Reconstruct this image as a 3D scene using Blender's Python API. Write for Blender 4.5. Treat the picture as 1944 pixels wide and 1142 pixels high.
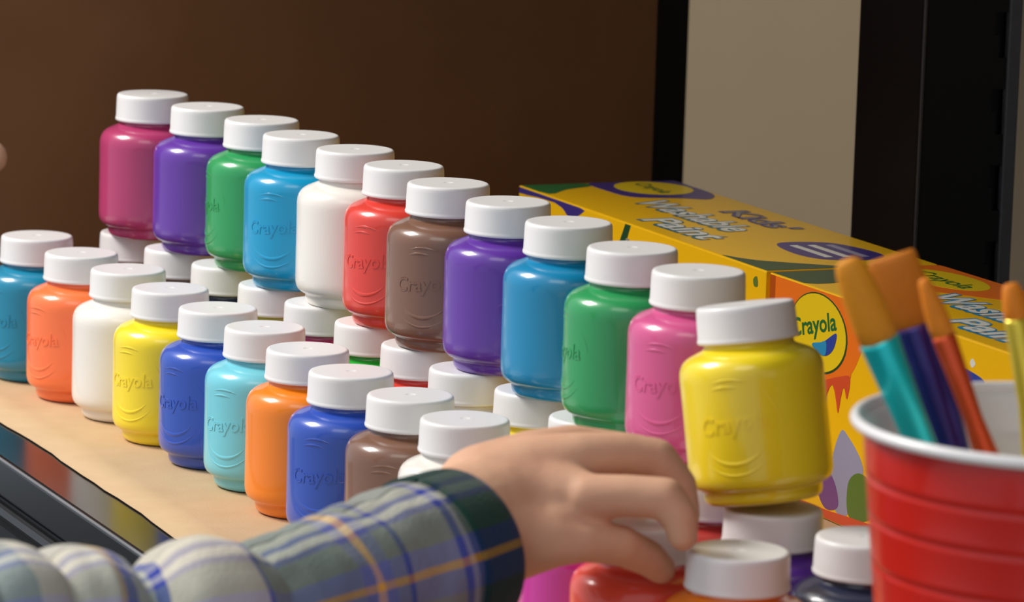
import bpy, bmesh, math, random
from mathutils import Vector, Matrix, noise

for o in list(bpy.data.objects): bpy.data.objects.remove(o)
scene = bpy.context.scene
COL = scene.collection
random.seed(7)
PI = math.pi

# ------------------------------------------------------------------ camera
cam_d = bpy.data.cameras.new('camera')
cam = bpy.data.objects.new('camera', cam_d); COL.objects.link(cam)
cam_d.sensor_width = 36.0
cam_d.lens = 8000.0 / 1944.0 * 36.0
cam_d.clip_start = 0.05; cam_d.clip_end = 50
cam.matrix_world = Matrix.Translation((0, 0, 0.3147)) @ Matrix.Rotation(PI/2 - 0.165, 4, 'X') @ Matrix.Rotation(0.03, 4, 'Z')
cam_d.dof.use_dof = True
cam_d.dof.focus_distance = 1.47
cam_d.dof.aperture_fstop = 26.0
scene.camera = cam

# ------------------------------------------------------------------ world, lights, exposure
world = bpy.data.worlds.new('room_light'); scene.world = world
world.use_nodes = True
bg = world.node_tree.nodes['Background']
bg.inputs[0].default_value = (0.79, 0.89, 1.0, 1); bg.inputs[1].default_value = 0.55

def area(name, loc, target, sx, sy, power, color):
    d = bpy.data.lights.new(name, 'AREA'); d.shape = 'RECTANGLE'; d.size = sx; d.size_y = sy
    d.energy = power; d.color = color
    o = bpy.data.objects.new(name, d); COL.objects.link(o)
    o.location = loc
    o.rotation_euler = (Vector(target) - Vector(loc)).to_track_quat('-Z', 'Y').to_euler()
    return o
area('window_light', (-1.34, 1.66, 1.38), (-0.02, 1.45, 0.08), 0.70, 0.60, 40.0, (1.0, 0.96, 0.90))
area('ceiling_light', (-0.70, -0.40, 1.90), (0.02, 1.40, 0.05), 1.2, 0.9, 8.0, (1.0, 0.95, 0.87))

scene.view_settings.view_transform = 'Standard'
scene.view_settings.look = 'None'
scene.view_settings.gamma = 1.0
scene.view_settings.use_curve_mapping = False
scene.view_settings.exposure = 0.14

# ------------------------------------------------------------------ helpers
def lin(hexs, k=1.0):
    h = hexs.lstrip('#'); out = []
    for i in (0, 2, 4):
        c = int(h[i:i+2], 16) / 255
        out.append(min(1.0, k * (c/12.92 if c <= 0.04045 else ((c+0.055)/1.055)**2.4)))
    return tuple(out) + (1.0,)

MATS = {}
def mat(name, color, rough=0.5, metallic=0.0, coat=0.0, spec=0.5, sss=0.0, noise_amt=0.0, noise_scale=300.0, bump=0.0, bump_scale=600.0, color2=None, coat_rough=0.08):
    """procedural principled material: colour varied by noise, optional fine relief"""
    if name in MATS: return MATS[name]
    m = bpy.data.materials.new(name); m.use_nodes = True
    nt = m.node_tree; p = nt.nodes['Principled BSDF']
    p.inputs['Roughness'].default_value = rough
    p.inputs['Metallic'].default_value = metallic
    p.inputs['Coat Weight'].default_value = coat
    p.inputs['Coat Roughness'].default_value = coat_rough
    p.inputs['Specular IOR Level'].default_value = spec
    if sss:
        p.inputs['Subsurface Weight'].default_value = sss
        p.inputs['Subsurface Radius'].default_value = (0.004, 0.002, 0.0012)
        p.inputs['Subsurface Scale'].default_value = 1.0
    tc = nt.nodes.new('ShaderNodeTexCoord')
    nz = nt.nodes.new('ShaderNodeTexNoise'); nz.inputs['Scale'].default_value = noise_scale; nz.inputs['Detail'].default_value = 4
    nt.links.new(tc.outputs['Object'], nz.inputs['Vector'])
    mx = nt.nodes.new('ShaderNodeMix'); mx.data_type = 'RGBA'
    c2 = color2 if color2 else tuple(c * (1 - noise_amt) for c in color[:3]) + (1,)
    mx.inputs['A'].default_value = color; mx.inputs['B'].default_value = c2
    nt.links.new(nz.outputs['Fac'], mx.inputs['Factor'])
    nt.links.new(mx.outputs['Result'], p.inputs['Base Color'])
    if bump:
        nb = nt.nodes.new('ShaderNodeTexNoise'); nb.inputs['Scale'].default_value = bump_scale; nb.inputs['Detail'].default_value = 5
        nt.links.new(tc.outputs['Object'], nb.inputs['Vector'])
        b = nt.nodes.new('ShaderNodeBump'); b.inputs['Strength'].default_value = bump; b.inputs['Distance'].default_value = 0.001
        nt.links.new(nb.outputs['Fac'], b.inputs['Height']); nt.links.new(b.outputs['Normal'], p.inputs['Normal'])
    MATS[name] = m
    return m

def mesh(name, verts, faces, smooth=False):
    me = bpy.data.meshes.new(name); me.from_pydata(verts, [], faces); me.update()
    if smooth: me.polygons.foreach_set('use_smooth', [True]*len(me.polygons))
    return me
def obj(name, me, material=None, parent=None):
    o = bpy.data.objects.new(name, me); COL.objects.link(o)
    if material and not me.materials: me.materials.append(material)
    if parent: o.parent = parent
    return o
def tag(o, label=None, cat=None, group=None, kind=None):
    if label: o['label'] = label
    if cat: o['category'] = cat
    if group: o['group'] = group
    if kind: o['kind'] = kind
    return o
def empty(name, loc=(0, 0, 0), rz=0.0):
    o = bpy.data.objects.new(name, None); COL.objects.link(o); o.location = loc; o.rotation_euler = (0, 0, rz)
    o.empty_display_size = 0.01
    return o
def lathe(name, prof, n=64, smooth=True):
    """prof: list of (r, z); r == 0 closes with a fan"""
    vs, fs, rings = [], [], []
    for r, z in prof:
        if r < 1e-7:
            rings.append([len(vs)]); vs.append((0, 0, z))
        else:
            rings.append(list(range(len(vs), len(vs)+n)))
            vs += [(r*math.cos(2*PI*k/n), r*math.sin(2*PI*k/n), z) for k in range(n)]
    for a, b in zip(rings, rings[1:]):
        for k in range(n):
            k2 = (k+1) % n
            if len(a) == 1: fs.append((a[0], b[k2], b[k]))
            elif len(b) == 1: fs.append((a[k], a[k2], b[0]))
            else: fs.append((a[k], a[k2], b[k2], b[k]))
    me = mesh(name, vs, fs, smooth)
    bm = bmesh.new(); bm.from_mesh(me); bmesh.ops.recalc_face_normals(bm, faces=bm.faces); bm.to_mesh(me); bm.free()
    return me
def box_mesh(name, x0, x1, y0, y1, z0, z1, bevel=0.0, seg=2):
    bm = bmesh.new()
    r = bmesh.ops.create_cube(bm, size=1)
    for v in bm.verts:
        v.co = Vector((x0+(v.co.x+.5)*(x1-x0), y0+(v.co.y+.5)*(y1-y0), z0+(v.co.z+.5)*(z1-z0)))
    if bevel: bmesh.ops.bevel(bm, geom=list(bm.edges), offset=bevel, segments=seg, affect='EDGES', profile=.6)
    me = bpy.data.meshes.new(name); bm.to_mesh(me); bm.free()
    return me
def extrude_profile(name, prof, length):
    """closed (y, z) profile swept along +x"""
    n = len(prof)
    vs = [(0, y, z) for y, z in prof] + [(length, y, z) for y, z in prof]
    fs = [(i, (i+1) % n, n+(i+1) % n, n+i) for i in range(n)] + [tuple(range(n)), tuple(range(2*n-1, n-1, -1))]
    me = mesh(name, vs, fs)
    bm = bmesh.new(); bm.from_mesh(me); bmesh.ops.recalc_face_normals(bm, faces=bm.faces); bm.to_mesh(me); bm.free()
    return me
def text_polys(body, size, shear=0.0, bold=0.0):
    """2-D mesh (verts, faces) of a line of lettering, left-bottom at 0,0"""
    cu = bpy.data.curves.new('lettering', 'FONT'); cu.body = body; cu.size = size; cu.shear = shear; cu.offset = bold
    cu.resolution_u = 3
    o = bpy.data.objects.new('lettering', cu); COL.objects.link(o)
    dg = bpy.context.evaluated_depsgraph_get()
    me = bpy.data.meshes.new_from_object(o.evaluated_get(dg))
    vs = [tuple(v.co) for v in me.vertices]; fs = [tuple(p.vertices) for p in me.polygons]
    bpy.data.objects.remove(o); bpy.data.curves.remove(cu); bpy.data.meshes.remove(me)
    return vs, fs
def smooth_closed(pts, n=8):
    """Catmull-Rom through a closed ring of 2-D points"""
    out = []; m = len(pts)
    for i in range(m):
        p0, p1, p2, p3 = pts[i-1], pts[i], pts[(i+1) % m], pts[(i+2) % m]
        for k in range(n):
            t = k/n
            out.append(tuple(.5*((2*p1[j]) + (-p0[j]+p2[j])*t + (2*p0[j]-5*p1[j]+4*p2[j]-p3[j])*t*t + (-p0[j]+3*p1[j]-3*p2[j]+p3[j])*t**3) for j in (0, 1)))
    return out

# shelf frame: U runs along the shelf towards the camera, V runs from the shelf's front edge to its back
ANG = math.radians(-66.3)
U = Vector((math.cos(ANG), math.sin(ANG), 0)); V = Vector((-math.sin(ANG), math.cos(ANG), 0))
def st(s, t, z=0.0): return U*s + V*t + Vector((0, 0, z))
H = 0.0573           # bottle height with cap
ZC = 0.0466          # underside of cap

# ------------------------------------------------------------------ setting
m_wall = mat('beige_wall_paint', lin('#77674f'), .9, noise_amt=.06, noise_scale=12, bump=.05, bump_scale=300)
wall = obj('wall_back', box_mesh('wall_back', -6.0, 1.0, 0.0, 0.06, -1.0, 2.2), m_wall)
wall.matrix_world = Matrix.Translation(st(0, 0.97)) @ Matrix.Rotation(ANG, 4, 'Z')
tag(wall, kind='structure')
floor = obj('floor', box_mesh('floor', -6.0, 1.0, -2.5, 1.0, -1.06, -1.0), mat('dark_floor', lin('#4a4744'), .6, noise_amt=.2, noise_scale=8))
floor.matrix_world = Matrix.Rotation(ANG, 4, 'Z'); tag(floor, kind='structure')

# shelving unit ------------------------------------------------------
m_black = mat('black_powder_coat', lin('#0f0f12'), .42, spec=.4, noise_amt=.25, noise_scale=500, bump=.06, bump_scale=900)
m_beam = mat('dark_grey_beam', lin('#1b1b1c'), .20, metallic=.0, spec=.32, coat=.0, noise_amt=.15, noise_scale=200, coat_rough=.16)
S0, S1 = -1.74, -0.50
T0, T1 = 0.456, 0.80
unit = empty('shelving_unit', st(S0, T0, -0.06), ANG)
tag(unit, 'black metal shelving unit with slotted corner post and shelf edge beam', 'shelf')
def on_unit(o):     # meshes are written in (s, t, z) about the unit's corner
    o.parent = unit; return o
def ubox(name, s0, s1, t0, t1, z0, z1, m, bev=.0006):
    return on_unit(obj(name, box_mesh(name, s0-S0, s1-S0, t0-T0, t1-T0, z0+.06, z1+.06, bev), m))
ubox('shelf_board', S0, S1, T0+.0102, T1, -.012, -.0006, m_black)
ubox('upper_shelf_board', S0, S1, T0-.015, T1+.01, .360, .385, m_black)
# edge beam: flat top lip, front face, groove, rolled bead, lower face
prof = [(.010, -.0008), (-.0166, -.0008), (-.0174, -.0010), (-.0180, -.0016), (-.0182, -.0026), (-.0182, -.0142), (-.0178, -.0150), (-.0160, -.0152), (-.0157, -.0172)]
for k in range(9):
    a = math.radians(75 + k*20); prof.append((-.0170 + .0044*math.cos(a), -.0200 + .0030*math.sin(a)))
prof += [(-.0182, -.0260), (-.0182, -.085), (-.012, -.085), (-.012, -.03), (.010, -.03)]
bme = extrude_profile('edge_beam', [(y, z+.06) for y, z in prof], S1-S0)
on_unit(obj('edge_beam', bme, m_beam))
m_edge_highlight = mat('painted_edge_highlight', lin('#8d8d90'), .35, spec=.6, noise_amt=.5, noise_scale=40)  # pale grey strip paints the highlight along the lip corner
on_unit(obj('edge_highlight', box_mesh('edge_highlight', 0, S1-S0, -.0184, -.0176, .0581, .0590, .0003), m_edge_highlight))
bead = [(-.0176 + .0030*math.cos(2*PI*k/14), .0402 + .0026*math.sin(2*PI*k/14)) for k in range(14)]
bo = on_unit(obj('rolled_bead', extrude_profile('rolled_bead', bead, S1-S0), mat('bead_highlight_grey', lin('#4a4b50'), .3, spec=.6, noise_amt=.2, noise_scale=60)))  # grey lighter than the beam, painting the bead's highlight
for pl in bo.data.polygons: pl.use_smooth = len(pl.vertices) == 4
# corner post: an angle of two flanges; the wide one has a column of keyhole slots
def corner_post(s, t, la, lb, slots=True):
    p = empty('post'); p.parent = unit; p.location = (s-S0, t-T0, .06)
    th = .0022
    obj('flange', box_mesh('flange', -la, 0, 0, th, -1.0, 1.3, .0008), m_black, p)
    # second flange from its edge apex out along +t, slots near the outer lip
    ys0, ys1, pitch, sh = lb*.74, lb*.88, .0302, .0180
    bm = bmesh.new()
    def add(y0, y1, z0, z1, x0=-th, x1=0):
        r = bmesh.ops.create_cube(bm, size=1)
        for v in r['verts']:
            v.co = Vector((x0+(v.co.x+.5)*(x1-x0), y0+(v.co.y+.5)*(y1-y0), z0+(v.co.z+.5)*(z1-z0)))
    add(0, ys0, -1.0, 1.3)
    z = -.97
    zs = []
    while z < 1.25:
        zs.append(z); z += pitch
    zs = [q - .0045 for q in zs]
    prev = -1.0
    for q in zs:
        add(ys0, ys1, prev, q)
        add(ys0, ys0+(ys1-ys0)*.38, q, q+sh*.5)        # narrower lower half makes the keyhole
        prev = q+sh
    add(ys0, ys1, prev, 1.3)
    me = bpy.data.meshes.new('slotted_flange'); bm.to_mesh(me); bm.free()
    obj('slotted_flange', me, m_black, p)
    obj('corner_highlight', box_mesh('corner_highlight', -.0006, .0007, -.0006, .0007, -1.0, 1.3, .0004), mat('corner_highlight_grey', lin('#4a4644'), .4, noise_amt=.4, noise_scale=120), p)  # thin grey line paints the light caught by the post's corner
    gl = mat('lit_lip_grey', lin('#56565a'), .45, noise_amt=.3, noise_scale=150)  # lighter grey paints the light on the lip's curve
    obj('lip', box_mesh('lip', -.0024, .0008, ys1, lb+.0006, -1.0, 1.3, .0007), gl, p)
    obj('backing_plate', box_mesh('backing_plate', -.0062, -.0045, .002, lb-.0005, -1.0, 1.3, .0003), m_black, p)  # black plate added behind the slots so they read dark
    return p
ap = Vector((.157, 1.632, 0))
corner_post(ap.dot(U), ap.dot(V), .0536, .0425)
shadow_ap = Vector((.0765, 1.905, 0))
p2 = empty('post'); p2.parent = unit; p2.location = (shadow_ap.dot(U)-S0, shadow_ap.dot(V)-T0, .06)  # dark upright added to stand in for the panel's shadow on the wall
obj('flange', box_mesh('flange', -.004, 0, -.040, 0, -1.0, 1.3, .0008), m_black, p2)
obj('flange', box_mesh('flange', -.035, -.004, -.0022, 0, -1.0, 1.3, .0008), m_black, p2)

# kraft paper lining -------------------------------------------------
m_kraft = mat('kraft_paper', lin('#c9ab87'), .75, spec=.25, color2=lin('#b99a74'), noise_scale=60, bump=.12, bump_scale=900)
NX, NY = 90, 20
vs, fs = [], []
PS0, PS1, PT1 = -1.71, -0.52, T1-.012
for layer in (0, 1):
    for i in range(NX+1):
        s = PS0 + (PS1-PS0)*i/NX
        e = T0 + .0022*noise.noise((s*14, 0, 3)) + .0012*noise.noise((s*55, 0, 9)) + .0005
        for j in range(NY+1):
            t = e + (PT1-e)*j/NY
            w = .00018*noise.noise((s*30, t*30, 1)) if 0 < j else .0003*max(0, noise.noise((s*40, 2, 1)))
            p = st(s, t, (-.0001 + w*.3 if layer == 0 else -.0004))
            vs.append(p[:])
N1 = (NX+1)*(NY+1)
for i in range(NX):
    for j in range(NY):
        a = i*(NY+1)+j; b = a+NY+1
        fs.append((a, b, b+1, a+1)); fs.append((N1+a, N1+a+1, N1+b+1, N1+b))
for i in range(NX):
    a = i*(NY+1); b = a+NY+1
    fs.append((a, N1+a, N1+b, b)); fs.append((a+NY, b+NY, N1+b+NY, N1+a+NY))
paper = obj('kraft_paper', mesh('kraft_paper', vs, fs, True), m_kraft)
tag(paper, 'sheet of tan kraft paper lining the shelf under the bottles', 'paper')

# cardboard panel ----------------------------------------------------
m_card = mat('brown_cardboard', lin('#8a6242'), .85, spec=.2, color2=lin('#7a5436'), noise_scale=25, bump=.05, bump_scale=400)
m_cut = mat('cardboard_cut_edge', lin('#9a6636'), .9, spec=.1, noise_amt=.2, noise_scale=900)
cp = empty('cardboard_panel', (.0602, 1.853, 0), ANG)       # local +y = V; panel spans to -y
tag(cp, 'tall dark brown cardboard panel standing behind the bottles', 'cardboard')
obj('front_liner', box_mesh('front_liner', -.0006, 0, -.37, 0, 0, .350), m_card, cp)
obj('back_liner', box_mesh('back_liner', -.0046, -.004, -.37, 0, 0, .350), m_card, cp)
# corrugated core as a wave between the liners
cv, cf = [], []
n = 370
for k in range(n+1):
    y = -.37 + .3695*k/n; x = -.0023 + .0015*math.sin(2*PI*k/7)
    cv += [(x, y, .0005), (x, y, .3495)]
for k in range(n): cf.append((2*k, 2*k+2, 2*k+3, 2*k+1))
obj('corrugated_core', mesh('corrugated_core', cv, cf, True), m_cut, cp)

# ------------------------------------------------------------------ paint bottles
body_prof = [(0, .0008), (.0130, .0008), (.0150, 0), (.0160, .0002), (.0168, .0008), (.0172, .0018), (.0173, .0030), (.0173, .0037), (.0175, .0041),
             (.0182, .0044), (.0191, .0048), (.0200, .0055), (.0206, .0066), (.02095, .0082), (.0210, .0100), (.0210, .013), (.0210, .020), (.02095, .027), (.0210, .0355), (.0210, .0374),
             (.0208, .0391), (.0203, .0405), (.0196, .0416), (.0186, .0425), (.0174, .0432), (.0162, .0437), (.0151, .0442), (.0140, .0446), (.0133, .0451), (.0131, .0458), (.0131, .0475), (0, .0475)]
BODY = lathe('bottle_body', body_prof, 72)
cap_prof = [(0, .0476), (.0128, .0476), (.0134, ZC), (.0146, ZC), (.01485, ZC+.0003), (.01488, ZC+.0009), (.0147, ZC+.0013), (.01462, ZC+.0018), (.0144, H-.0022), (.01432, H-.0012), (.01418, H-.0006),
            (.01385, H-.0002), (.0134, H-.00003), (.0130, H), (.0125, H), (.0019, H), (.0016, H), (.0013, H-.0002), (.0008, H-.00025), (0, H-.00025)]
CAP = lathe('bottle_cap', cap_prof, 72)

def logo_mesh():
    """raised lettering and smile arcs wrapped round the bottle wall, centred on the -Y side"""
    R = .02090
    vs, fs = [], []
    def wrap(x, y, hgt): a = -PI/2 + x/R; return ((R+hgt)*math.cos(a), (R+hgt)*math.sin(a), y)
    tv, tf = text_polys('Crayola', .0068, .15, .0001)
    w = max(v[0] for v in tv)
    ca, sa = math.cos(.10), math.sin(.10)
    base = 0
    from collections import Counter
    for v in tv:
        x, y = v[0]-w/2, v[1]-.0022
        vs.append(wrap(x*ca-y*sa, +.0245 + x*sa+y*ca, .00025))
    for v in tv:
        x, y = v[0]-w/2, v[1]-.0022
        vs.append(wrap(x*ca-y*sa, .0245 + x*sa+y*ca, -.0003))
    n = len(tv)
    ed = Counter(); dr = {}
    for f in tf:
        fs.append(f)
        for a, b in zip(f, f[1:]+f[:1]):
            ed[frozenset((a, b))] += 1; dr[frozenset((a, b))] = (a, b)
    for e, c in ed.items():
        if c == 1:
            a, b = dr[e]; fs.append((b, a, a+n, b+n))
    def ridge(pts, w, hgt):
        b0 = len(vs); m = len(pts)
        for i, (x, y) in enumerate(pts):
            x0, y0 = pts[max(0, i-1)]; x1, y1 = pts[min(m-1, i+1)]
            d = math.hypot(x1-x0, y1-y0) or 1; nx, ny = -(y1-y0)/d, (x1-x0)/d
            k = math.sin(PI*(i+.15)/(m-.7))
            ww = w*k
            vs.append(wrap(x+nx*ww, y+ny*ww, -.0003)); vs.append(wrap(x+nx*ww*.3, y+ny*ww*.3, hgt*k))
            vs.append(wrap(x-nx*ww*.3, y-ny*ww*.3, hgt*k)); vs.append(wrap(x-nx*ww, y-ny*ww, -.0003))
        for i in range(m-1):
            for j in range(3):
                a = b0+4*i+j; fs.append((a, a+4, a+5, a+1))
    def arc(cx, cy, rx, ry, a0, a1, n=18): return [(cx+rx*math.cos(math.radians(a0+(a1-a0)*k/n)), cy+ry*math.sin(math.radians(a0+(a1-a0)*k/n))) for k in range(n+1)]
    ridge(arc(0, .0225, .0105, .0098, 205, 335), .0013, .00032)
    ridge(arc(0, .0240, .0135, .0145, 215, 330), .0008, .00028)
    ridge(arc(0, .0245, .0140, .0125, 62, 118), .0008, .00028)
    ridge(arc(-.001, .0265, .0110, .0085, 65, 120), .0008, .00028)
    ridge(arc(0, .0245, .0140, .0125, 0, 55), .0006, .00014)
    me = mesh('embossed_logo', vs, fs, True)
    me.polygons.foreach_set('use_smooth', [max(f) >= 2*n for f in fs])
    bm = bmesh.new(); bm.from_mesh(me); bmesh.ops.recalc_face_normals(bm, faces=bm.faces); bm.to_mesh(me); bm.free()
    return me
LOGO = logo_mesh()

PAINT = dict(crimson='#b23a69', purple='#6335a0', green='#2d9a58', cyan='#0f97c6', white='#ece6de', red='#dc4034', brown='#7d5947', blue_teal='#1286b6',
             pink='#d6588f', yellow='#f8dc24', teal='#1a85a8', coral='#ff7a42', blue='#2d50b4', sky='#74cbdb', orange='#f58418', magenta='#d033a0', navy='#2b3048',
             lime='#b9b81e', leaf='#2fae3a', darkred='#b53a35', scarlet='#f2553f')
for k in PAINT:
    mat('paint_'+k, lin(PAINT[k]), .30, coat=.55, spec=.45, noise_amt=.07, noise_scale=45, coat_rough=.09)
m_cap = mat('white_cap_plastic', lin('#e6e3e2'), .36, spec=.45, sss=.0, noise_amt=.03, noise_scale=90, bump=.02, bump_scale=700)

def bottle(x, y, z, color, phi, label, group, tilt=None):
    """phi: degrees the logo is turned from facing the camera (negative = to the left)"""
    root = empty('paint_bottle', (x, y, z), math.radians(phi))
    tag(root, label, 'paint bottle', group)
    pm = MATS['paint_'+color]
    for nm, me, m in (('body', BODY, pm), ('cap', CAP, m_cap), ('embossed_logo', LOGO, pm)):
        o = bpy.data.objects.new(nm, me); COL.objects.link(o); o.parent = root
        if not me.materials: me.materials.append(m)
        o.material_slots[0].link = 'OBJECT'; o.material_slots[0].material = m
    if tilt: root.rotation_euler = (tilt[0], tilt[1], math.radians(phi))
    return root
G1, G2, G3 = 'paint bottles of the upper tier', 'paint bottles of the front row', 'paint bottles of the lower back row'
GAP = .00015
upper = [(-.1465, 1.6807, 'crimson', 150, 'crimson paint bottle at the far end of the upper tier'),
 (-.1217, 1.6447, 'purple', 25, 'purple paint bottle on the upper tier beside the crimson one'),
 (-.0981, 1.6078, 'green', -75, 'green paint bottle on the upper tier between purple and bright blue bottles'),
 (-.0807, 1.5657, 'cyan', -28, 'bright blue paint bottle on the upper tier next to a white bottle'),
 (-.0589, 1.5288, 'white', 160, 'white paint bottle on the upper tier, between bright blue and red bottles'),
 (-.0399, 1.4888, 'red', -38, 'red paint bottle on the upper tier, between white and brown bottles'),
 (-.0232, 1.4462, 'brown', -22, 'brown paint bottle on the upper tier, right of the red one'),
 (-.0022, 1.4052, 'purple', 20, 'purple paint bottle on the upper tier, between brown and teal blue bottles'),
 (.0178, 1.3621, 'blue_teal', 35, 'teal blue paint bottle on the upper tier, left of a green bottle'),
 (.0374, 1.3109, 'green', -78, 'green paint bottle on the upper tier, left of the pink one'),
 (.0566, 1.2685, 'pink', -35, 'pink paint bottle on the upper tier, behind the tilted yellow bottle')]
for x, y, c, phi, lab in upper:
    bottle(x, y, H+GAP, c, phi, lab, G1)
# the nearest upper bottle leans to the left
yb = bottle(.0700, 1.2075, H+.0026, 'yellow', -22, 'large tilted yellow paint bottle at the near end of the upper tier', G1)
yb.matrix_world = Matrix.Translation((.0748, 1.1965, H+.0020)) @ Matrix.Rotation(math.radians(-7.5), 4, 'Y') @ Matrix.Rotation(math.radians(-6.5), 4, 'X') @ Matrix.Rotation(math.radians(-22), 4, 'Z')

front = [(-0.1912, 1.6707, 'teal', -45, 'dark teal paint bottle at the left end of the front row'),
 (-0.1691, 1.6303, 'coral', -48, 'coral orange paint bottle in the front row, second from the left'),
 (-0.1473, 1.5935, 'white', 150, 'white paint bottle in the front row, between coral and yellow bottles'),
 (-0.1276, 1.5518, 'yellow', -42, 'yellow paint bottle in the front row, right of a white one'),
 (-0.1068, 1.5113, 'blue', -45, 'royal blue paint bottle in the front row, between yellow and light blue bottles'),
 (-0.0874, 1.4739, 'sky', -38, 'light turquoise blue paint bottle in the front row'),
 (-0.0700, 1.4328, 'orange', 140, 'orange paint bottle in the front row, right of the light blue one'),
 (-0.0533, 1.3924, 'blue', -30, 'royal blue paint bottle in the front row, right of the orange one'),
 (-0.0322, 1.3534, 'brown', -20, 'brown paint bottle in the front row, above the plaid sleeve'),
 (-0.0138, 1.3155, 'white', 150, 'white paint bottle in the front row, partly behind wrist and sleeve cuff'),
 (0.0253, 1.2116, 'magenta', 150, 'magenta paint bottle under the hand, next to the sleeve cuff'),
 (0.0399, 1.1722, 'scarlet', 150, 'red paint bottle whose cap the hand is grasping'),
 (0.0647, 1.1381, 'orange', 150, 'orange paint bottle at the bottom edge, right of the fingertips')]
for x, y, c, phi, lab in front:
    bottle(x, y, GAP, c, phi, lab, G2)
back = [(-0.1533, 1.6888, 'brown', 'paint bottle under the crimson one, only its white cap showing'),
 (-0.1318, 1.6499, 'brown', 'paint bottle under the far purple one, only its white cap showing'),
 (-0.1103, 1.6136, 'navy', 'dark navy paint bottle in the lower back row under the far green one'),
 (-0.0890, 1.5686, 'lime', 'olive yellow paint bottle in the lower back row under the bright blue one'),
 (-0.0694, 1.5307, 'crimson', 'crimson paint bottle in the lower back row under the upper white one'),
 (-0.0491, 1.4915, 'leaf', 'green paint bottle in the lower back row under the upper red one'),
 (-0.0309, 1.4485, 'red', 'red paint bottle in the lower back row under the upper brown one'),
 (-0.0131, 1.4050, 'white', 'white paint bottle in the lower back row under the near purple one'),
 (0.0094, 1.3694, 'yellow', 'yellow paint bottle in the lower back row under the teal blue one'),
 (0.0272, 1.3251, 'white', 'paint bottle under the near green one, only a bit of cap showing'),
 (0.0425, 1.2790, 'green', 'paint bottle under the pink one, hidden behind the hand'),
 (0.0608, 1.2342, 'darkred', 'dark red paint bottle in the lower back row beside the fingertips'),
 (0.0776, 1.1948, 'purple', 'purple paint bottle carrying the tilted yellow one on its cap'),
 (0.1017, 1.1604, 'navy', 'dark navy blue paint bottle beside the red cup')]
for x, y, c, lab in back:
    bottle(x, y, GAP, c, 160, lab, G3)

# ------------------------------------------------------------------ boxes of paint
m_yel = mat('carton_yellow', lin('#fac00c'), .38, spec=.4, coat=.25, noise_amt=.05, noise_scale=30)
INK = {k: mat('ink_'+k, lin(v), .4, spec=.4, coat=.2, noise_amt=.06, noise_scale=80) for k, v in dict(
    purple='#3c2f80', green='#1f6b36', dgreen='#1c4a2a', white='#e8e6dc', teal='#1f7080', yellow='#f0cc18', orange='#f5781c', dorange='#b8500e', lavender='#9c9ab4', violet='#7a4a86', moss='#5e7a32', red='#d9512c', blue='#2f45a0', sky='#2a90c0', grey='#8f8a86').items()}
class Carton:
    def __init__(s, origin, ang, L, W, Hh, label):
        s.L, s.W, s.H = L, W, Hh
        s.root = empty('paint_carton', (origin[0], origin[1], .00015), math.radians(ang))
        tag(s.root, label, 'box', 'paint cartons behind the bottles')
        obj('body', box_mesh('carton_body', 0, L, 0, W, 0, Hh, .0007), m_yel, s.root)
        obj('end_flap', box_mesh('end_flap', L-.0001, L+.0006, .002, W-.002, .003, Hh-.003, .0002), m_yel, s.root)
        s.lift = 0
    def _place(s, face, x, y, d):
        x, y, d = x, y, d
        return (x, y, s.H+d) if face == 'top' else (x, -d, y)
    def poly(s, name, face, pts, ink, order=1, n=6):
        """flat print: closed outline in millimetres on the top (along, across) or the left side (along, up)"""
        ring = smooth_closed(pts, n) if n > 1 else pts
        mx = (s.L*1000-.6, (s.W if face == 'top' else s.H)*1000-.6)
        ring = [(min(max(a, .6), mx[0])/1000, min(max(b, .6), mx[1])/1000) for a, b in ring]
        out = []
        for q in ring:
            if not out or math.hypot(q[0]-out[-1][0], q[1]-out[-1][1]) > 1e-5: out.append(q)
        d = .00006*order
        m = len(out)
        vs = [s._place(face, a, b, d) for a, b in out] + [s._place(face, a, b, -.0002) for a, b in out]
        bm = bmesh.new(); bv = [bm.verts.new(v) for v in vs]
        bm.faces.new(bv[:m]); bm.faces.new(bv[m:][::-1])
        for i in range(m): bm.faces.new((bv[i], bv[m+i], bv[m+(i+1) % m], bv[(i+1) % m]))
        bmesh.ops.triangulate(bm, faces=[f for f in bm.faces if len(f.verts) > 4])
        bmesh.ops.recalc_face_normals(bm, faces=bm.faces)
        me = bpy.data.meshes.new(name); bm.to_mesh(me); bm.free()
        return obj(name, me, INK[ink], s.root)
    def text(s, name, face, body, x, y, size, ink, order=3, rot=0.0, width=None, bold=0.0, sx=1.0, shear=0.0):
        tv, tf = text_polys(body, 1.0, shear, bold)
        w = max(v[0] for v in tv)-min(v[0] for v in tv)
        k = sx if width is None else width/(w*size)
        ca, sa = math.cos(rot), math.sin(rot)
        vs = []
        for v in tv:
            a, b = v[0]*size*k, v[1]*size
            vs.append(s._place(face, (x+a*ca-b*sa)/1000, (y+a*sa+b*ca)/1000, .00006*order))
        return obj(name, mesh(name, vs, tf), INK[ink], s.root)
b1 = Carton((.0014, 1.695), -66.4, .2232, .0700, .0800, 'long yellow paint carton with white lettering at the far back')
b1.poly('printed_corner', 'top', [(0, 0), (0, 27), (8, 29), (16, 14), (26, 2)], 'green', 1, 3)
b1.poly('printed_splash', 'top', [(1, 31), (1, 48), (1, 69), (16, 69), (40, 68), (53, 60), (48, 50), (41, 32), (22, 29)], 'purple', 2)
b1.poly('printed_oval', 'top', [(20+19*math.cos(2*PI*k/16), 51+15.5*math.sin(2*PI*k/16)) for k in range(16)], 'yellow', 3, 3)
b1.text('printed_name', 'top', 'Crayola', 6, 48, 9.5, 'green', 4, 0, 28, .012)
b1.text('lettering_shadow', 'top', 'Washable', 53, 26, 21, 'teal', 2, .02, 84, .06)
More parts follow.
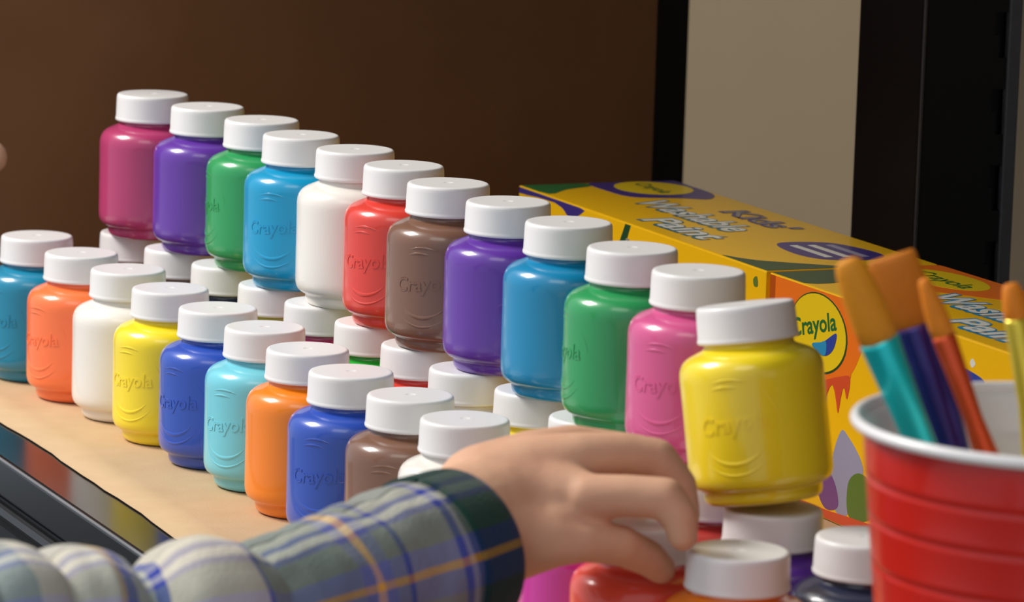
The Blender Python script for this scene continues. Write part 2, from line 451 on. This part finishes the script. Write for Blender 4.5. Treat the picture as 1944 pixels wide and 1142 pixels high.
b1.text('lettering', 'top', 'Washable', 53.5, 26.6, 20, 'white', 3, .02, 82, .022)
b1.text('lettering_shadow', 'top', 'Paint', 97, 8, 20, 'teal', 2, .02, 54, .06)
b1.text('lettering', 'top', 'Paint', 97.5, 8.6, 19, 'white', 3, .02, 52, .022)
b1.text('lettering_shadow', 'top', "Kids'", 84, 49, 16, 'purple', 2, 0, 50, .05)
b1.text('lettering', 'top', "Kids'", 84.6, 49.4, 15, 'grey', 3, 0, 48, .0)
b1.poly('printed_splash', 'top', [(165, 34), (166, 51), (177, 58), (200, 60), (209, 48), (203, 33), (187, 29)], 'purple', 2)
for k in range(3):
    y0 = 36+k*7
    b1.poly('printed_line', 'top', [(171+k, y0), (200+k, y0), (200+k, y0+3), (171+k, y0+3)], 'white' if k < 2 else 'lavender', 3, 1)
b1.poly('printed_band', 'top', [(186, 0), (200, 8), (222, 36), (229, 46), (229, 0)], 'dgreen', 1, 3)
b1.poly('printed_corner', 'left', [(0, 80), (61, 80), (59, 76), (55, 74), (49, 74.5), (43, 77), (30, 78.2), (0, 77)], 'purple', 1, 3)
b1.poly('printed_bar', 'left', [(103, 79.5), (108, 79.4), (104, 72), (97, 70)], 'dgreen', 1, 1)
b1.poly('printed_bar', 'left', [(104, 74), (107, 74), (107, 66), (102, 66)], 'grey', 2, 1)
b1.poly('printed_mark', 'left', [(213, 75.5), (216, 77), (217, 73.5), (214, 73)], 'moss', 1, 2)

b2 = Carton((.0919, 1.4882), -65.6, .2293, .0700, .0800, 'yellow and orange paint carton with round emblem behind the red cup')
b2.poly('printed_band', 'top', [(0, 0), (0, 30), (12, 26), (26, 16), (25, 0)], 'dgreen', 1, 3)
b2.poly('printed_splash', 'top', [(1, 45), (1, 69), (30, 69.4), (90, 69), (86, 60), (74, 51), (60, 42), (46, 34), (16, 36)], 'orange', 1)
b2.poly('printed_oval', 'top', [(31+25*math.cos(2*PI*k/16), 54+11.5*math.sin(2*PI*k/16)) for k in range(16)], 'yellow', 2, 3)
b2.text('printed_name', 'top', 'Crayola', 12, 50, 11, 'green', 3, 0, 38, .012)
b2.text('lettering_shadow', 'top', 'Washable', 60, 27, 21, 'sky', 2, .02, 84, .07)
b2.text('lettering', 'top', 'Washable', 60.5, 27.6, 20, 'white', 3, .02, 82, .026)
b2.text('lettering_shadow', 'top', 'Paint', 106, 8, 20, 'sky', 2, .02, 54, .07)
b2.text('lettering', 'top', 'Paint', 106.5, 8.6, 19, 'white', 3, .02, 52, .026)
b2.poly('printed_edge', 'left', [(0, 80), (4.6, 80), (4.6, 42), (0, 42)], 'dorange', 2, 1)
b2.poly('printed_splash', 'left', [(4, 80), (78, 80), (72, 68), (66, 58), (62, 53), (60.5, 46), (58, 50), (56, 45.5), (54.5, 40), (52.5, 45), (50, 49), (47, 47), (44, 41), (41, 46), (36, 48), (20, 46), (4, 47)], 'orange', 1, 4)
b2.poly('printed_drip', 'left', [(62, 53), (60.5, 45), (58, 49), (56, 44.5), (54.5, 39), (52.5, 44), (50, 48), (47, 46), (44, 40), (41, 47), (48, 50), (55, 52)], 'red', 2, 4)
b2.poly('printed_rim', 'left', [(38+21.2*math.cos(2*PI*k/20), 64.4+14.2*math.sin(2*PI*k/20)) for k in range(20)], 'dgreen', 2, 2)
b2.poly('printed_disc', 'left', [(37.8+20.4*math.cos(2*PI*k/20), 64.5+13.6*math.sin(2*PI*k/20)) for k in range(20)], 'yellow', 3, 2)
b2.text('printed_name', 'left', 'Crayola', 19, 60.2, 9, 'green', 4, .33-.10, 33, .02)
b2.poly('printed_smile', 'left', [(34, 60), (42, 62), (51, 66.5), (50.5, 62), (47, 58.5), (42, 57), (37, 58)], 'blue', 4, 4)
b2.poly('printed_smile', 'left', [(34, 60), (40, 61.5), (44, 62.5), (44.5, 59), (43, 57.2), (38, 57.6)], 'sky', 5, 4)
b2.poly('printed_splash', 'left', [(57, 33), (63, 32), (72, 26), (74, 20), (68, 10), (61, 3), (52, 8), (51, 20)], 'lavender', 1)
b2.poly('printed_splash', 'left', [(44, 19), (51, 17), (56, 12), (57, 6), (48, 4), (42, 10)], 'violet', 2)
b2.poly('printed_splash', 'left', [(64, 16), (71, 21), (80, 19), (84, 10), (76, 5), (65, 5)], 'moss', 2)
b2.poly('printed_band', 'left', [(20, .6), (110, .6), (110, 3.5), (80, 5), (50, 3.5), (20, 3)], 'red', 3, 2)
b2.poly('printed_mark', 'left', [(104, 75), (109, 79.4), (113, 79.2), (113, 74), (108, 73)], 'purple', 1, 2)
b2.poly('printed_swoosh', 'left', [(106, 70), (116, 70.5), (126, 70), (139, 70), (152, 67.6), (140, 63), (125, 60), (108, 61)], 'blue', 1)
b2.poly('printed_swoosh', 'left', [(108, 67.5), (117, 67), (123, 66), (122, 63.5), (110, 63.5)], 'white', 2)
b2.poly('printed_spot', 'left', [(110, 73.5), (113, 72), (113, 69), (109, 69.5)], 'white', 3, 4)
b2.poly('printed_spot', 'left', [(130, 72.5), (132, 74.2), (134.5, 72.5), (132, 70.5)], 'white', 1, 4)
b2.poly('printed_spot', 'left', [(142, 72.5), (143.5, 74), (145.5, 72.5), (143.5, 71)], 'white', 1, 4)

# ------------------------------------------------------------------ red cup with brushes
m_cupred = mat('red_cup_plastic', lin('#cc1c0a'), .28, spec=.5, coat=.3, noise_amt=.06, noise_scale=40)
m_cupwhite = mat('white_cup_plastic', lin('#e9e5e4'), .3, spec=.5, noise_amt=.03, noise_scale=40)
CR, CH = .0508, .1205
cup = empty('plastic_cup', (.1356, 1.0130, .00015))
tag(cup, 'red plastic party cup with white rim holding paintbrushes', 'cup')
def cup_r(z): return CR - .0016 - (CH-z)*.105
outer = [(0, .003), (.030, .003), (.0335, 0), (.0362, .0006), (cup_r(.004), .004)]
for zg in (.028, .058, .0840, .0957, .1060):       # shallow grooves round the cup
    outer += [(cup_r(zg-.0016), zg-.0016), (cup_r(zg-.0007), zg-.0007), (cup_r(zg)-.0006, zg), (cup_r(zg+.0005)+.0001, zg+.0006), (cup_r(zg+.0016), zg+.0016)]
outer += [(cup_r(CH-.006), CH-.006)]
obj('shell', lathe('cup_shell', outer + [(CR-.0022, CH-.0035)], 96), m_cupred, cup)
inner = [(0, .0045), (.033, .0045), (cup_r(.006)-.0062, .006)] + [(cup_r(z)-.0062 + (.0040 if z > .107 else 0), z) for z in (.04, .0405, .076, .0765, .1065, .1085, CH-.004)] + [(CR-.0016, CH-.0024), (CR-.0008, CH-.0012)]
obj('liner', lathe('cup_liner', inner, 96), m_cupwhite, cup)
rim = [(CR-.0003 + .0014*math.cos(a), CH-.0014 + .0015*math.sin(a)) for a in [2*PI*k/14 for k in range(15)]]
obj('rim', lathe('cup_rim', rim, 96), m_cupwhite, cup)

def brush(tip, base, bl, fl, w_tip, w_base, flat, colors, label, hl=.075, square=False):
    """bristles up; tip and base are points on the brush axis"""
    tip, base = Vector(tip), Vector(base)
    ax = (base - tip).normalized()                 # down into the cup
    root = empty('paintbrush'); tag(root, label, 'paintbrush', 'paintbrushes in the red cup')
    zz = -ax; yy = zz.cross(Vector((1, 0, 0))).normalized(); xx = yy.cross(zz)
    zq = Matrix((xx, yy, zz)).transposed().to_4x4()
    low = tip + ax*(bl+fl+hl)
    root.matrix_world = Matrix.Translation(low) @ zq
    def loft(name, secs, m, n=28):
        vs, fs = [], []
        for z, rx, ry in secs:
            for k in range(n):
                a = 2*PI*k/n; vs.append((rx*math.cos(a), ry*math.sin(a), z))
        for i in range(len(secs)-1):
            for k in range(n):
                k2 = (k+1) % n; fs.append((i*n+k, i*n+k2, (i+1)*n+k2, (i+1)*n+k))
        fs.append(tuple(range(n))[::-1]); fs.append(tuple((len(secs)-1)*n+k for k in range(n)))
        return obj(name, mesh(name, vs, fs, True), m, root)
    z0 = hl; z1 = hl+fl; z2 = z1+bl
    wb, wt = w_base, w_tip
    loft('handle', [(0, .0016, .0016), (.004, .0026, .0026), (hl*.6, .0034, .0034), (z0+.004, .003, .003)], colors[2])
    loft('ferrule', [(z0, .0034, .0034), (z0+fl*.2, .0036, .0035), (z0+fl*.21, .0039, .0037), (z0+fl*.26, .0039, .0037), (z0+fl*.27, .0036, .0035), (z0+fl*.6, wb*.8, max(.0028, wb*flat*1.15)), (z1-.001, wb, wb*flat), (z1, wb*.98, wb*flat*.98)], colors[1])
    b = loft('bristles', [(z1-.002, wb*.92, wb*flat*.9), (z1+bl*.2, wb*1.0, wb*flat), (z1+bl*.55, (wb+wt)/2*1.05, wb*flat*.9), (z1+bl*.85, wt, wb*flat*.55), (z1+bl*.96, wt*(.99 if square else .8), wb*flat*.35), (z2, wt*(.9 if square else .45), wb*flat*.15)], colors[0])
    return root
def bristle_mat(name, c): return mat(name, lin(c), .55, spec=.3, noise_amt=.25, noise_scale=900, bump=.3, bump_scale=1500)
m_br1 = bristle_mat('bristle_amber', '#f39a1e'); m_br2 = bristle_mat('bristle_rust', '#d97c16'); m_br3 = bristle_mat('bristle_orange', '#f48c1e')
def metal(name, c): return mat(name, lin(c), .30, metallic=.6, noise_amt=.1, noise_scale=300, coat=.4)
m_teal, m_vio, m_redm, m_yelm = metal('teal_foil', '#1ad8d8'), metal('violet_foil', '#33267a'), metal('red_foil', '#ec5420'), metal('yellow_foil', '#f8dc46')
brush((.0808, 1.010, .1592), (.0998, 1.016, .1167), .0220, .055, .0040, .0050, .8, (m_br1, m_teal, m_teal), 'paintbrush with amber bristles and shiny teal ferrule, leftmost in the cup', .024)
brush((.0935, 1.032, .1572), (.1099, 1.032, .1114), .0185, .058, .0062, .0066, .5, (m_br2, m_vio, m_vio), 'wide flat paintbrush with rust bristles and dark violet ferrule', .022, True)
brush((.1003, 1.018, .1538), (.1166, 1.018, .1136), .0150, .055, .0018, .0030, .9, (m_br3, m_redm, m_redm), 'slim paintbrush with orange tip and metallic red ferrule', .026)
brush((.1240, 1.036, .1505), (.1312, 1.036, .1120), .0090, .055, .0024, .0030, .9, (m_br3, m_yelm, m_yelm), 'slim paintbrush with yellow handle at the right edge', .030)

# ------------------------------------------------------------------ person: hand in a plaid sleeve
def skin_mat():
    m = bpy.data.materials.new('skin'); m.use_nodes = True; nt = m.node_tree; p = nt.nodes['Principled BSDF']
    tc = nt.nodes.new('ShaderNodeTexCoord'); nz = nt.nodes.new('ShaderNodeTexNoise'); nz.inputs['Scale'].default_value = 90; nz.inputs['Detail'].default_value = 3
    nt.links.new(tc.outputs['Object'], nz.inputs['Vector'])
    mx = nt.nodes.new('ShaderNodeMix'); mx.data_type = 'RGBA'
    mx.inputs['A'].default_value = lin('#dcb090'); mx.inputs['B'].default_value = lin('#cd987c')
    nt.links.new(nz.outputs['Fac'], mx.inputs['Factor']); nt.links.new(mx.outputs['Result'], p.inputs['Base Color'])
    p.inputs['Roughness'].default_value = .62; p.inputs['Specular IOR Level'].default_value = .25
    p.inputs['Subsurface Weight'].default_value = .12; p.inputs['Subsurface Radius'].default_value = (.004, .0015, .0008); p.inputs['Subsurface Scale'].default_value = .6
    nb = nt.nodes.new('ShaderNodeTexNoise'); nb.inputs['Scale'].default_value = 500
    nt.links.new(tc.outputs['Object'], nb.inputs['Vector'])
    b = nt.nodes.new('ShaderNodeBump'); b.inputs['Strength'].default_value = .08; b.inputs['Distance'].default_value = .001
    nt.links.new(nb.outputs['Fac'], b.inputs['Height']); nt.links.new(b.outputs['Normal'], p.inputs['Normal'])
    return m
m_skin = skin_mat()
def flesh(name, chains, voxel=.0011, smooth=6):
    """one continuous skin surface grown round chains of (x, y, z, r) joints"""
    bm = bmesh.new()
    def ball(c, r):
        q = bmesh.ops.create_icosphere(bm, subdivisions=3, radius=r); bmesh.ops.translate(bm, verts=q['verts'], vec=c)
    for ch in chains:
        for a, b in zip(ch, ch[1:]):
            A, B = Vector(a[:3]), Vector(b[:3]); d = (B-A).length
            k = max(2, int(d/(.35*min(a[3], b[3])))+1)
            for i in range(k+1):
                t = i/k; ball(A.lerp(B, t), a[3]+(b[3]-a[3])*t)
    me = bpy.data.meshes.new(name); bm.to_mesh(me); bm.free()
    o = bpy.data.objects.new(name, me); COL.objects.link(o)
    r = o.modifiers.new('remesh', 'REMESH'); r.mode = 'VOXEL'; r.voxel_size = voxel; r.use_smooth_shade = True
    sm = o.modifiers.new('smooth', 'SMOOTH'); sm.factor = .5; sm.iterations = smooth
    dg = bpy.context.evaluated_depsgraph_get()
    me2 = bpy.data.meshes.new_from_object(o.evaluated_get(dg)); me2.name = name
    me2.polygons.foreach_set('use_smooth', [True]*len(me2.polygons))
    bpy.data.objects.remove(o)
    return me2
W = (-.0050, 1.142, .0640)
chains = [
 [(-.0300, 1.118, .060, .0165), (W[0], W[1], W[2], .0168), (.0005, 1.147, .0668, .0160), (.0095, 1.146, .0685, .0128), (.0200, 1.140, .0712, .0072), (.0224, 1.1372, .0712, .0066), (.0330, 1.136, .0722, .0060), (.0436, 1.1350, .0720, .0060), (.0478, 1.1335, .0672, .0052), (.0489, 1.1325, .0622, .0044)],
 [(W[0], 1.146, .066, .0165), (.0080, 1.151, .0735, .0120), (.0200, 1.1515, .0790, .0076), (.0320, 1.154, .0800, .0064), (.0415, 1.1555, .0786, .0062), (.0480, 1.1550, .0714, .0054), (.0500, 1.1525, .0636, .0046)],
 [(W[0], 1.150, .067, .0160), (.0070, 1.160, .0740, .0110), (.0181, 1.168, .0780, .0074), (.0370, 1.174, .0760, .0060), (.0458, 1.1760, .0690, .0052), (.0487, 1.1740, .0628, .0044)],
 [(W[0], 1.152, .067, .0150), (.0040, 1.166, .0715, .0100), (.0146, 1.180, .0742, .0066), (.0295, 1.1885, .0716, .0052), (.0375, 1.190, .0670, .0046), (.0412, 1.1885, .0622, .0040)],
 [(W[0], 1.138, .060, .0160), (.0045, 1.137, .0600, .0120), (.0130, 1.1340, .0600, .0082), (.0215, 1.1335, .0596, .0060), (.0318, 1.1385, .0577, .0058), (.0400, 1.1462, .0525, .0052), (.0440, 1.1500, .0485, .0043)],
 [(.0095, 1.146, .0690, .0110), (.0190, 1.1400, .0660, .0075)],
 [(.0130, 1.1360, .0620, .0085), (.0205, 1.1390, .0655, .0065)]]
person = empty('person', (-.08, 1.05, 0.0))
tag(person, "child's left arm in plaid flannel sleeve, hand closing over a bottle cap", 'person')
def attach(o, par):
    o.parent = par; o.matrix_parent_inverse = Matrix.Translation(par.location).inverted(); return o
hand = attach(obj('hand', flesh('hand', chains), m_skin), person)
# plaid sleeve: a cloth tube with folds; cloth coordinates in a UV map
path = [(-.0130, 1.1260, .0570, .0212), (-.0185, 1.119, .0564, .0216), (-.0270, 1.110, .0550, .0222), (-.0361, 1.100, .0540, .0212), (-.0495, 1.085, .0525, .0198), (-.0596, 1.072, .0520, .0190),
        (-.0680, 1.062, .0508, .0176), (-.0715, 1.057, .0515, .0196), (-.0775, 1.050, .0530, .0220), (-.0865, 1.044, .0530, .0196), (-.0945, 1.039, .0541, .0128), (-.1000, 1.035, .0550, .0180), (-.1075, 1.030, .0561, .0206), (-.1135, 1.024, .0575, .0185), (-.1165, 1.021, .0584, .0150),
        (-.1205, 1.017, .0595, .0200), (-.1260, 1.013, .0596, .0205), (-.1310, 1.010, .0597, .0180), (-.1370, 1.005, .060, .0215), (-.1450, .999, .0605, .0230), (-.1600, .985, .062, .024), (-.1900, .960, .066, .027), (-.2250, .935, .070, .031), (-.2900, .885, .080, .036), (-.3700, .825, .095, .041), (-.4600, .760, .115, .046)]
def catmull(P, n):
    out = []
    for i in range(len(P)-1):
        p0, p1, p2, p3 = P[max(0, i-1)], P[i], P[i+1], P[min(len(P)-1, i+2)]
        for k in range(n):
            t = k/n
            out.append(tuple(.5*((2*p1[j]) + (-p0[j]+p2[j])*t + (2*p0[j]-5*p1[j]+4*p2[j]-p3[j])*t*t + (-p0[j]+3*p1[j]-3*p2[j]+p3[j])*t**3) for j in range(4)))
    out.append(P[-1]); return out
ring = catmull(path, 7)
def tube(name, ring, u0, inset=None, wr=1.0, n=72):
    vs, fs, uvs = [], [], []
    uu = u0; m = len(ring)
    for i, (x, y, z, r) in enumerate(ring):
        c = Vector((x, y, z)); a = Vector(ring[max(0, i-1)][:3]); b = Vector(ring[min(m-1, i+1)][:3])
        t = (b-a).normalized()
        if i: uu += (c-Vector(ring[i-1][:3])).length
        sd = Vector((0, 0, 1)).cross(t).normalized(); up = t.cross(sd).normalized()
        # sd turned so that +sd faces the camera
        if sd.y > 0: sd = -sd
        for k in range(n+1):
            th = 2*PI*k/n
            q = c + (up*math.cos(th) + sd*math.sin(th))*r
            ft = min(1.0, uu/.03)
            w = wr*ft*(.0011*noise.noise((uu*75, math.cos(th)*1.6, math.sin(th)*1.6)) + .0009*noise.noise((uu*170, math.cos(th)*2.2+5, math.sin(th)*2.2)))
            q += (q-c).normalized()*w
            vs.append(q[:]); uvs.append((uu, k/n))
    for i in range(m-1):
        for k in range(n):
            a = i*(n+1)+k; fs.append((a, a+1, a+n+2, a+n+1))
    me = mesh(name, vs, fs, True)
    uv = me.uv_layers.new(name='cloth')
    for lp in me.loops: uv.data[lp.index].uv = uvs[lp.vertex_index]
    return me
def plaid(name, stops_u, umax, stops_v):
    """woven plaid: warp colours and weft colours averaged"""
    m = bpy.data.materials.new(name); m.use_nodes = True; nt = m.node_tree; p = nt.nodes['Principled BSDF']
    p.inputs['Roughness'].default_value = .95; p.inputs['Specular IOR Level'].default_value = .15
    p.inputs['Sheen Weight'].default_value = .15
    uv = nt.nodes.new('ShaderNodeUVMap'); uv.uv_map = 'cloth'
    tc = nt.nodes.new('ShaderNodeTexCoord')
    nz = nt.nodes.new('ShaderNodeTexNoise'); nz.inputs['Scale'].default_value = 45; nt.links.new(tc.outputs['Object'], nz.inputs['Vector'])
    sep = nt.nodes.new('ShaderNodeSeparateXYZ'); nt.links.new(uv.outputs['UV'], sep.inputs[0])
    def ramp(sock, scale, stops, wob):
        a = nt.nodes.new('ShaderNodeMath'); a.operation = 'MULTIPLY_ADD'; a.inputs[1].default_value = wob; a.inputs[2].default_value = -wob/2
        nt.links.new(nz.outputs['Fac'], a.inputs[0])
        b = nt.nodes.new('ShaderNodeMath'); b.operation = 'MULTIPLY_ADD'; b.inputs[1].default_value = 1/scale
        nt.links.new(sock, b.inputs[0]); nt.links.new(a.outputs[0], b.inputs[2])
        r = nt.nodes.new('ShaderNodeValToRGB'); r.color_ramp.interpolation = 'LINEAR'
        els = r.color_ramp.elements
        while len(els) > 1: els.remove(els[-1])
        r.color_ramp.interpolation = 'CONSTANT'
        els[0].position = 0; els[0].color = lin(stops[0][2])
        for s0, s1, c in stops[1:]:
            q = els.new(min(1, s0/scale)); q.color = lin(c)
        nt.links.new(b.outputs[0], r.inputs[0]); return r
    ru = ramp(sep.outputs[0], umax, stops_u, .010); rv = ramp(sep.outputs[1], 1.0, stops_v, .012)
    mx = nt.nodes.new('ShaderNodeMix'); mx.data_type = 'RGBA'; mx.inputs['Factor'].default_value = .42
    nt.links.new(ru.outputs[0], mx.inputs['A']); nt.links.new(rv.outputs[0], mx.inputs['B'])
    nt.links.new(mx.outputs['Result'], p.inputs['Base Color'])
    nb = nt.nodes.new('ShaderNodeTexNoise'); nb.inputs['Scale'].default_value = 900; nt.links.new(tc.outputs['Object'], nb.inputs['Vector'])
    bb = nt.nodes.new('ShaderNodeBump'); bb.inputs['Strength'].default_value = .4; bb.inputs['Distance'].default_value = .0008
    nt.links.new(nb.outputs['Fac'], bb.inputs['Height']); nt.links.new(bb.outputs['Normal'], p.inputs['Normal'])
    return m
stops_v = [(0, .030, '#b8b4a4'), (.030, .048, '#2c3c96'), (.048, .072, '#d8d4c4'), (.072, .088, '#3a449a'), (.088, .155, '#7d8a80'), (.155, .192, '#6670c0'), (.192, .210, '#e8a838'), (.210, .255, '#6670c0'), (.255, .32, '#7f8090'), (.32, .35, '#2c3c96'), (.35, .50, '#c8c4b8'), (.50, .53, '#e0a23c'), (.53, .66, '#7d8a80'), (.66, .69, '#2c3c96'), (.69, 1.0, '#8a8c86')]
stops_u = [(0, .0170, '#0c2a24'), (.0170, .0190, '#8a8a90'), (.0190, .0218, '#1c2c8c'), (.0218, .0400, '#84867e'), (.0400, .0422, '#1c2c7c'), (.0422, .0470, '#747b70'), (.0470, .0510, '#666b94'), (.0510, .0540, '#d8a658'), (.0540, .0590, '#666b94'), (.0590, .0735, '#717c74'), (.0735, .0965, '#7a857c'), (.0965, .0985, '#3040a0'), (.0985, .1165, '#d8cdbb'), (.1165, .1190, '#3040a0'),
           (.1190, .1300, '#a8aca8'), (.1300, .1335, '#4a52a8'), (.1335, .1380, '#d0b080'), (.1380, .1600, '#d2cabb'), (.1600, .2600, '#98a0a0')]
m_plaid = plaid('plaid_flannel', stops_u, .26, stops_v)
stops_c = [(0, .030, '#3a4c44'), (.030, .048, '#16224e'), (.048, .072, '#58645c'), (.072, .088, '#1c2660'), (.088, .155, '#1a4434'), (.155, .192, '#1c2c70'), (.192, .210, '#c09038'), (.210, .255, '#1c2c70'), (.255, .34, '#1e2c34'), (.34, 1.0, '#16382e')]
m_cuff = plaid('plaid_cuff', [(0, .0015, '#10182c'), (.0015, .0170, '#14302a'), (.0170, .0190, '#7a7a84'), (.0190, .0218, '#1c2c8c'), (.0218, .26, '#84867e')], .26, stops_c)
sl = attach(obj('sleeve', tube('sleeve', ring[6:], .0090), m_plaid), person)
s2 = sl.modifiers.new('cloth', 'SOLIDIFY'); s2.thickness = .0014; s2.offset = -1
# cuff: hemmed end of the sleeve with its own turned edge
cuffring = ring[:11]
hem = [tuple(list(cuffring[0][:3]) + [cuffring[0][3]-.0030])]
cu_me = tube('cuff', [(x, y, z, r+.0007*(1 if i > 0 else -.3)) for i, (x, y, z, r) in enumerate(cuffring)], 0.0, wr=.5)
cu = attach(obj('cuff', cu_me, m_cuff), person)
s3 = cu.modifiers.new('cloth', 'SOLIDIFY'); s3.thickness = .0018; s3.offset = -1

# fingertip of somebody else at the left edge
p2_ = empty('person', (-.20, 1.20, .15))
tag(p2_, 'bare fingertip poking in at the left edge, in front of the cardboard', 'person')
ch2 = [[(-.1507, 1.2, .1522, .0048), (-.1590, 1.2, .1515, .0057), (-.1680, 1.2, .1505, .0060), (-.1800, 1.198, .1480, .0064), (-.1950, 1.195, .1440, .0090), (-.2120, 1.190, .1400, .0140), (-.2400, 1.185, .1320, .0150), (-.2900, 1.175, .1200, .0175), (-.3600, 1.150, .1050, .0200)],
       [(-.1950, 1.212, .1400, .0085), (-.1840, 1.215, .1420, .0066), (-.1780, 1.214, .1350, .0060), (-.1850, 1.210, .1290, .0052), (-.1920, 1.207, .1290, .0048)],
       [(-.2000, 1.224, .1340, .0080), (-.1890, 1.228, .1350, .0062), (-.1840, 1.226, .1285, .0056), (-.1910, 1.221, .1230, .0050), (-.1970, 1.217, .1235, .0046)],
       [(-.2050, 1.234, .1280, .0072), (-.1950, 1.238, .1280, .0054), (-.1910, 1.236, .1220, .0048), (-.1970, 1.230, .1180, .0042), (-.2030, 1.226, .1190, .0040)],
       [(-.2120, 1.190, .1380, .0130), (-.2050, 1.212, .1350, .0120), (-.2120, 1.228, .1280, .0095)], [(-.2300, 1.19, .133, .0145), (-.2120, 1.222, .131, .0100)],
       [(-.2150, 1.186, .1330, .0110), (-.2020, 1.180, .1270, .0075), (-.1920, 1.182, .1230, .0060), (-.1850, 1.187, .1225, .0048)]]
hb = obj('hand', flesh('pointing_hand', ch2, .0013, 5), m_skin)
attach(hb, p2_)
arm2 = catmull([(-.3150, 1.167, .1150, .0250), (-.3400, 1.158, .1095, .0262), (-.3800, 1.142, .1010, .0280), (-.4400, 1.115, .0880, .0310), (-.5200, 1.075, .0720, .0350), (-.6200, 1.020, .0550, .0400)], 7)
a2 = attach(obj('sleeve', tube('second_sleeve', arm2, .0), mat('grey_knit', lin('#8a8c90'), .95, spec=.15, noise_amt=.2, noise_scale=400, bump=.3, bump_scale=900)), p2_)
s4 = a2.modifiers.new('cloth', 'SOLIDIFY'); s4.thickness = .0016; s4.offset = -1
